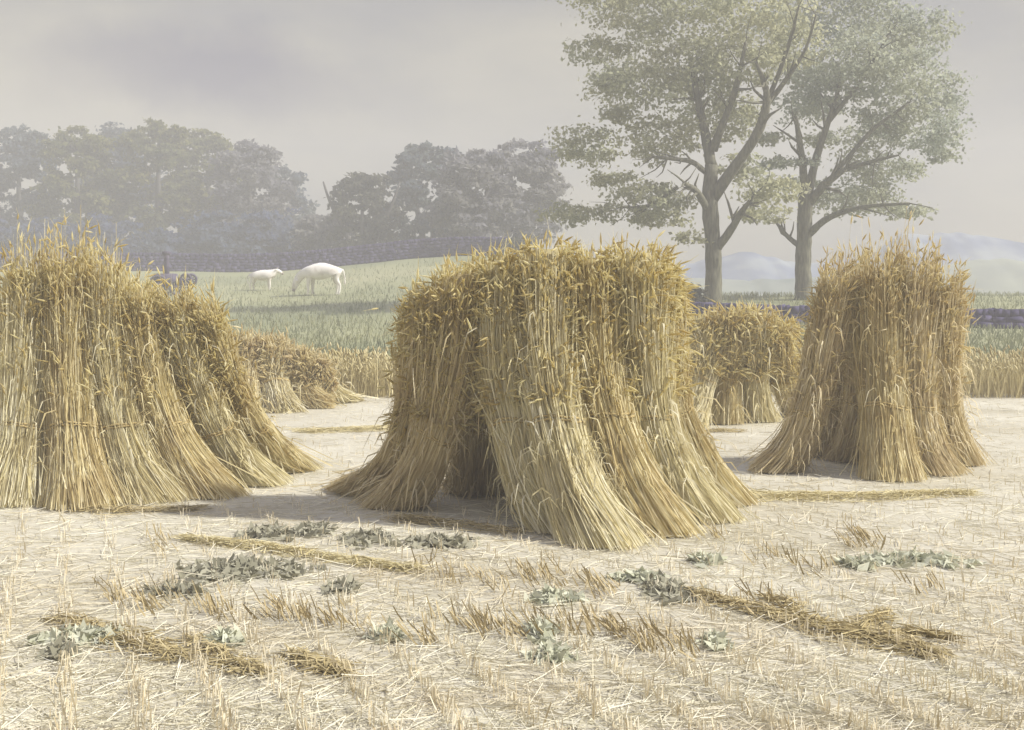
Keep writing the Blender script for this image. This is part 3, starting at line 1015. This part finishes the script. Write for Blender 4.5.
# ------------------------------------------------------------------ cattle
def cow(label, x, Y, L, facing, head_down):
    """white cow standing side-on, body grown as one skin over a skeleton"""
    gx = (x - CX) / F * Y
    gz = float(ground_h(gx, Y))
    root = empty('cow', (gx, Y, gz), label, 'cow', 'white cattle on the meadow')
    s = L / 2.1
    sk = {'pelvis': (-.62, 0, 1.10, .31), 'loin': (-.25, 0, 1.04, .39), 'chest': (.28, 0, 1.0, .41), 'withers': (.58, 0, 1.08, .33)}
    if head_down:
        sk.update({'neck': (.88, 0, .88, .24), 'poll': (1.08, 0, .58, .17), 'muzzle': (1.20, 0, .24, .10)})
    else:
        sk.update({'neck': (.86, 0, 1.22, .23), 'poll': (1.06, 0, 1.36, .17), 'muzzle': (1.38, 0, 1.14, .10)})
    ed = [('pelvis', 'loin'), ('loin', 'chest'), ('chest', 'withers'), ('withers', 'neck'), ('neck', 'poll'), ('poll', 'muzzle')]
    for sd in (-1, 1):
        t = '+' if sd > 0 else '-'
        st = .07 * sd
        sk['hip' + t] = (-.66, .17 * sd, .92, .17)
        sk['stifle' + t] = (-.54 + st, .19 * sd, .68, .11)
        sk['hock' + t] = (-.72 + st, .18 * sd, .42, .062)
        sk['fet' + t] = (-.68 + st, .18 * sd, .12, .048)
        sk['hoof' + t] = (-.64 + st, .18 * sd, .02, .058)
        sk['sh' + t] = (.52, .16 * sd, .86, .16)
        sk['el' + t] = (.46 - st, .17 * sd, .64, .10)
        sk['kn' + t] = (.50 - st, .17 * sd, .36, .062)
        sk['pas' + t] = (.49 - st, .17 * sd, .12, .046)
        sk['fh' + t] = (.53 - st, .17 * sd, .02, .056)
        ed += [('pelvis', 'hip' + t), ('hip' + t, 'stifle' + t), ('stifle' + t, 'hock' + t), ('hock' + t, 'fet' + t), ('fet' + t, 'hoof' + t),
               ('withers', 'sh' + t), ('sh' + t, 'el' + t), ('el' + t, 'kn' + t), ('kn' + t, 'pas' + t), ('pas' + t, 'fh' + t)]
    sk['tail'] = (-.90, 0, 1.06, .035)
    sk['tail2'] = (-.97, 0, .70, .025)
    sk['tail3'] = (-.96, 0, .45, .045)
    ed += [('pelvis', 'tail'), ('tail', 'tail2'), ('tail2', 'tail3')]
    keys = list(sk)
    me = bpy.data.meshes.new('body')
    me.from_pydata([(sk[k][0] * s * facing, sk[k][1] * s, sk[k][2] * s) for k in keys], [(keys.index(a), keys.index(b_)) for a, b_ in ed], [])
    o = bpy.data.objects.new('body', me)
    COL.objects.link(o)
    o.parent = root
    sm = o.modifiers.new('skin', 'SKIN')
    for i, k in enumerate(keys):
        r = sk[k][3] * s
        me.skin_vertices[0].data[i].radius = (r, r)
        me.skin_vertices[0].data[i].use_root = (k == 'pelvis')
    sb = o.modifiers.new('sub', 'SUBSURF')
    sb.levels = sb.render_levels = 2
    sm.use_smooth_shade = True
    me.materials.append(M['cow'])
    # ears, horns
    px, py, pz, _ = sk['poll']
    for sd in (-1, 1):
        mb = MB()
        b0 = np.array([gx, Y, gz]) + np.array([(px - .02) * facing, .10 * sd, pz + .04]) * s
        mb.tube(np.stack([b0, b0 + np.array([-.03 * facing, .09 * sd, .0]) * s, b0 + np.array([-.05 * facing, .18 * sd, -.03]) * s]), [.03 * s, .05 * s, .012 * s], 6)
        mb.build('ear', M['cow'], root, True)
        mb = MB()
        b1 = np.array([gx, Y, gz]) + np.array([(px - .03) * facing, .06 * sd, pz + .09]) * s
        mb.tube(np.stack([b1, b1 + np.array([.0, .07 * sd, .06]) * s, b1 + np.array([.05 * facing, .09 * sd, .14]) * s]), [.025 * s, .02 * s, .006 * s], 6)
        mb.build('horn', M['cow_dark'], root, True)
    mx, my, mz, mr = sk['muzzle']
    mb = MB()
    dvec = np.array([(mx - px) * facing, 0, mz - pz])
    dvec /= np.linalg.norm(dvec)
    c = np.array([gx, Y, gz]) + np.array([mx * facing, 0, mz]) * s
    mb.tube(np.stack([c - dvec * .02 * s, c + dvec * .05 * s, c + dvec * .085 * s]), [.088 * s, .080 * s, .05 * s], 8)
    mb.build('muzzle', M['cow_dark'], root, True)
    return root


cow('larger white cow grazing with its head down to the left, in front of the wall', 322, 48.5, 1.95, -1, True)
cow('smaller white cow standing closest to the wood, facing right', 262, 52.0, 1.30, 1, False)


# ------------------------------------------------------------------ small farm machine behind the left stook
def wheel(mb, c, r, wdt, sides=20):
    an = np.linspace(0, 2 * math.pi, sides + 1)
    pts = np.stack([c[0] + r * np.cos(an), np.full(sides + 1, c[1]), c[2] + r * np.sin(an)], 1)
    mb.tube(pts, np.full(sides + 1, wdt), 6, 0, False)
    for k in range(4):
        a = k * math.pi / 4
        d = np.array([math.cos(a), 0, math.sin(a)]) * r
        mb.tube(np.stack([c - d, c, c + d]), [wdt * .5] * 3, 5)
    mb.tube(np.stack([c - np.array([0, .09, 0]), c, c + np.array([0, .09, 0])]), [wdt * 1.6] * 3, 8)


Ym = 49.0
gx = (172 - CX) / F * Ym
gz = float(ground_h(gx, Ym))
root = empty('farm_machine', (gx, Ym, gz), 'small dark purple farm machine with a tall post and wheels, behind the left stook', 'machine')
o3 = np.array([gx, Ym, gz])
kx = Ym / F
mb = MB()
mb.box(o3 + (-.25, 0, .62), (.75, .7, .45), 0)
mb.box(o3 + (.25, 0, .50), (.5, .5, .22), 0)
mb.build('body', M['iron'], root)
mb = MB()
zt = at(0, 252, Ym)[2] - gz
mb.tube(np.stack([o3 + (-.22, 0, .8), o3 + (-.22, 0, zt * .9), o3 + (-.22, 0, zt)]), [.12, .11, .11], 10)
mb.tube(np.stack([o3 + (-.22, 0, zt - .12), o3 + (-.22, 0, zt - .02), o3 + (-.22, 0, zt + .02)]), [.13, .19, .17], 10)
mb.build('chimney', M['iron'], root)
for wx, wr in ((-.42, .36), (.30, .26), (.66, .30)):
    for dy in (-.42, .42):
        mb = MB()
        wheel(mb, o3 + np.array([wx, dy, wr + .03 if wx < 0.5 else .62]), wr if wx < .5 else .20, .05)
        mb.build('wheel', M['iron'], root)
mb = MB()
mb.box(o3 + (.55, 0, .62), (.5, .10, .08), 0)
mb.box(o3 + (.62, 0, .62), (.07, .84, .07), 0)
mb.build('axle', M['iron'], root)

# ------------------------------------------------------------------ haze
mb = MB()
mb.box((0, 60, 7.5), (262, 184, 25))
hz = bpy.data.materials.new('haze air')
hz.use_nodes = True
nt = hz.node_tree
for n_ in list(nt.nodes):
    nt.nodes.remove(n_)
out = nt.nodes.new('ShaderNodeOutputMaterial')
pv = nt.nodes.new('ShaderNodeVolumePrincipled')
pv.inputs['Color'].default_value = (.84, .83, .83, 1)
pv.inputs['Density'].default_value = HAZE = 0.0064
pv.inputs['Anisotropy'].default_value = 0.0
nt.links.new(pv.outputs['Volume'], out.inputs['Volume'])
tag(mb.build('haze', hz), 'pale summer haze over the fields', 'haze', kind='stuff')

# ------------------------------------------------------------------ light and sky
SUN_EL = math.radians(41)
az = math.radians(9)                                   # sun to the right, a touch towards the viewer
ts = Vector((math.cos(SUN_EL) * math.cos(az), -math.cos(SUN_EL) * math.sin(az), math.sin(SUN_EL)))
sd = bpy.data.lights.new('sun', 'SUN')
sd.energy = 5.0
sd.angle = math.radians(1.5)
sd.color = (1.0, .97, .92)
so = bpy.data.objects.new('sun', sd)
COL.objects.link(so)
so.rotation_euler = ts.to_track_quat('Z', 'Y').to_euler()
so.location = (20, -10, 30)

w = bpy.data.worlds.new('World')
scene.world = w
w.use_nodes = True
nt = w.node_tree
bg = nt.nodes['Background']
sky = nt.nodes.new('ShaderNodeTexSky')
sky.sky_type = 'NISHITA'
sky.sun_disc = False
sky.sun_elevation = SUN_EL
sky.sun_rotation = math.atan2(ts.x, ts.y)
sky.dust_density = 3
tc = nt.nodes.new('ShaderNodeTexCoord')
mp = nt.nodes.new('ShaderNodeMapping')
mp.inputs['Scale'].default_value = (1, 1, 2.6)
mp.inputs['Location'].default_value = (.37, .1, .2)
nt.links.new(tc.outputs['Generated'], mp.inputs['Vector'])
n1 = noise(nt, 3.2, 6, mp.outputs['Vector'], .5)
cr = ramp(nt, [(.40, (2.0, 1.9, 1.85)), (.5, (2.7, 2.5, 2.1)), (.60, (3.4, 3.1, 2.45))])
nt.links.new(n1.outputs['Fac'], cr.inputs['Fac'])
mixed = mixc(nt, .88, sky.outputs['Color'], cr.outputs['Color'])
# one lavender rain cloud low over the left wood
bm_ = nt.nodes.new('ShaderNodeMapping')
bm_.vector_type = 'POINT'
bd = Vector(((215 - CX) / F, 1, (HY - 78) / F)).normalized()
bm_.inputs['Scale'].default_value = (1 / .15, 1 / .3, 1 / .045)
bm_.inputs['Location'].default_value = (-bd.x / .15, -bd.y / .3, -bd.z / .045)
dn = noise(nt, 9, 5, tc.outputs['Generated'], .6)
dm = nt.nodes.new('ShaderNodeMix')
dm.data_type = 'VECTOR'
dm.inputs['Factor'].default_value = .09
nt.links.new(tc.outputs['Generated'], dm.inputs['A'])
nt.links.new(dn.outputs['Color'], dm.inputs['B'])
rs = nt.nodes.new('ShaderNodeVectorMath')
rs.operation = 'MULTIPLY_ADD'
rs.inputs[1].default_value = (1 / .91,) * 3
rs.inputs[2].default_value = (-.045 / .91,) * 3
nt.links.new(dm.outputs['Result'], rs.inputs[0])
nt.links.new(rs.outputs['Vector'], bm_.inputs['Vector'])
ln = nt.nodes.new('ShaderNodeVectorMath')
ln.operation = 'LENGTH'
nt.links.new(bm_.outputs['Vector'], ln.inputs[0])
br = ramp(nt, [(.25, (1, 1, 1)), (1.0, (0, 0, 0))])
nt.links.new(ln.outputs['Value'], br.inputs['Fac'])
mixed = mixc(nt, br.outputs['Color'], mixed, mixc(nt, .8, mixed, (.95, .95, 1.5)))
sx = nt.nodes.new('ShaderNodeSeparateXYZ')
nt.links.new(tc.outputs['Generated'], sx.inputs['Vector'])
ov = nt.nodes.new('ShaderNodeMapRange')                 # overcast skies are brighter towards the zenith
ov.inputs['To Min'].default_value = .85
ov.inputs['To Max'].default_value = 2.1
nt.links.new(sx.outputs['Z'], ov.inputs['Value'])
zr = ramp(nt, [(0, (1, 1, 1)), (.25, (1, 1, 1)), (.8, (.83, .91, 1.38))])
nt.links.new(sx.outputs['Z'], zr.inputs['Fac'])
mixed = mixc(nt, 1.0, mixed, zr.outputs['Color'], 'MULTIPLY')
mixed = mixc(nt, 1.0, mixed, ov.outputs['Result'], 'MULTIPLY')
nt.links.new(mixed, bg.inputs['Color'])
bg.inputs['Strength'].default_value = 0.1

scene.view_settings.view_transform = 'Standard'
scene.view_settings.look = 'None'
scene.view_settings.gamma = 1
scene.view_settings.exposure = 0.46
scene.cycles.max_bounces = 6
scene.cycles.volume_bounces = 1
scene.cycles.transparent_max_bounces = 8
scene.cycles.use_denoising = True
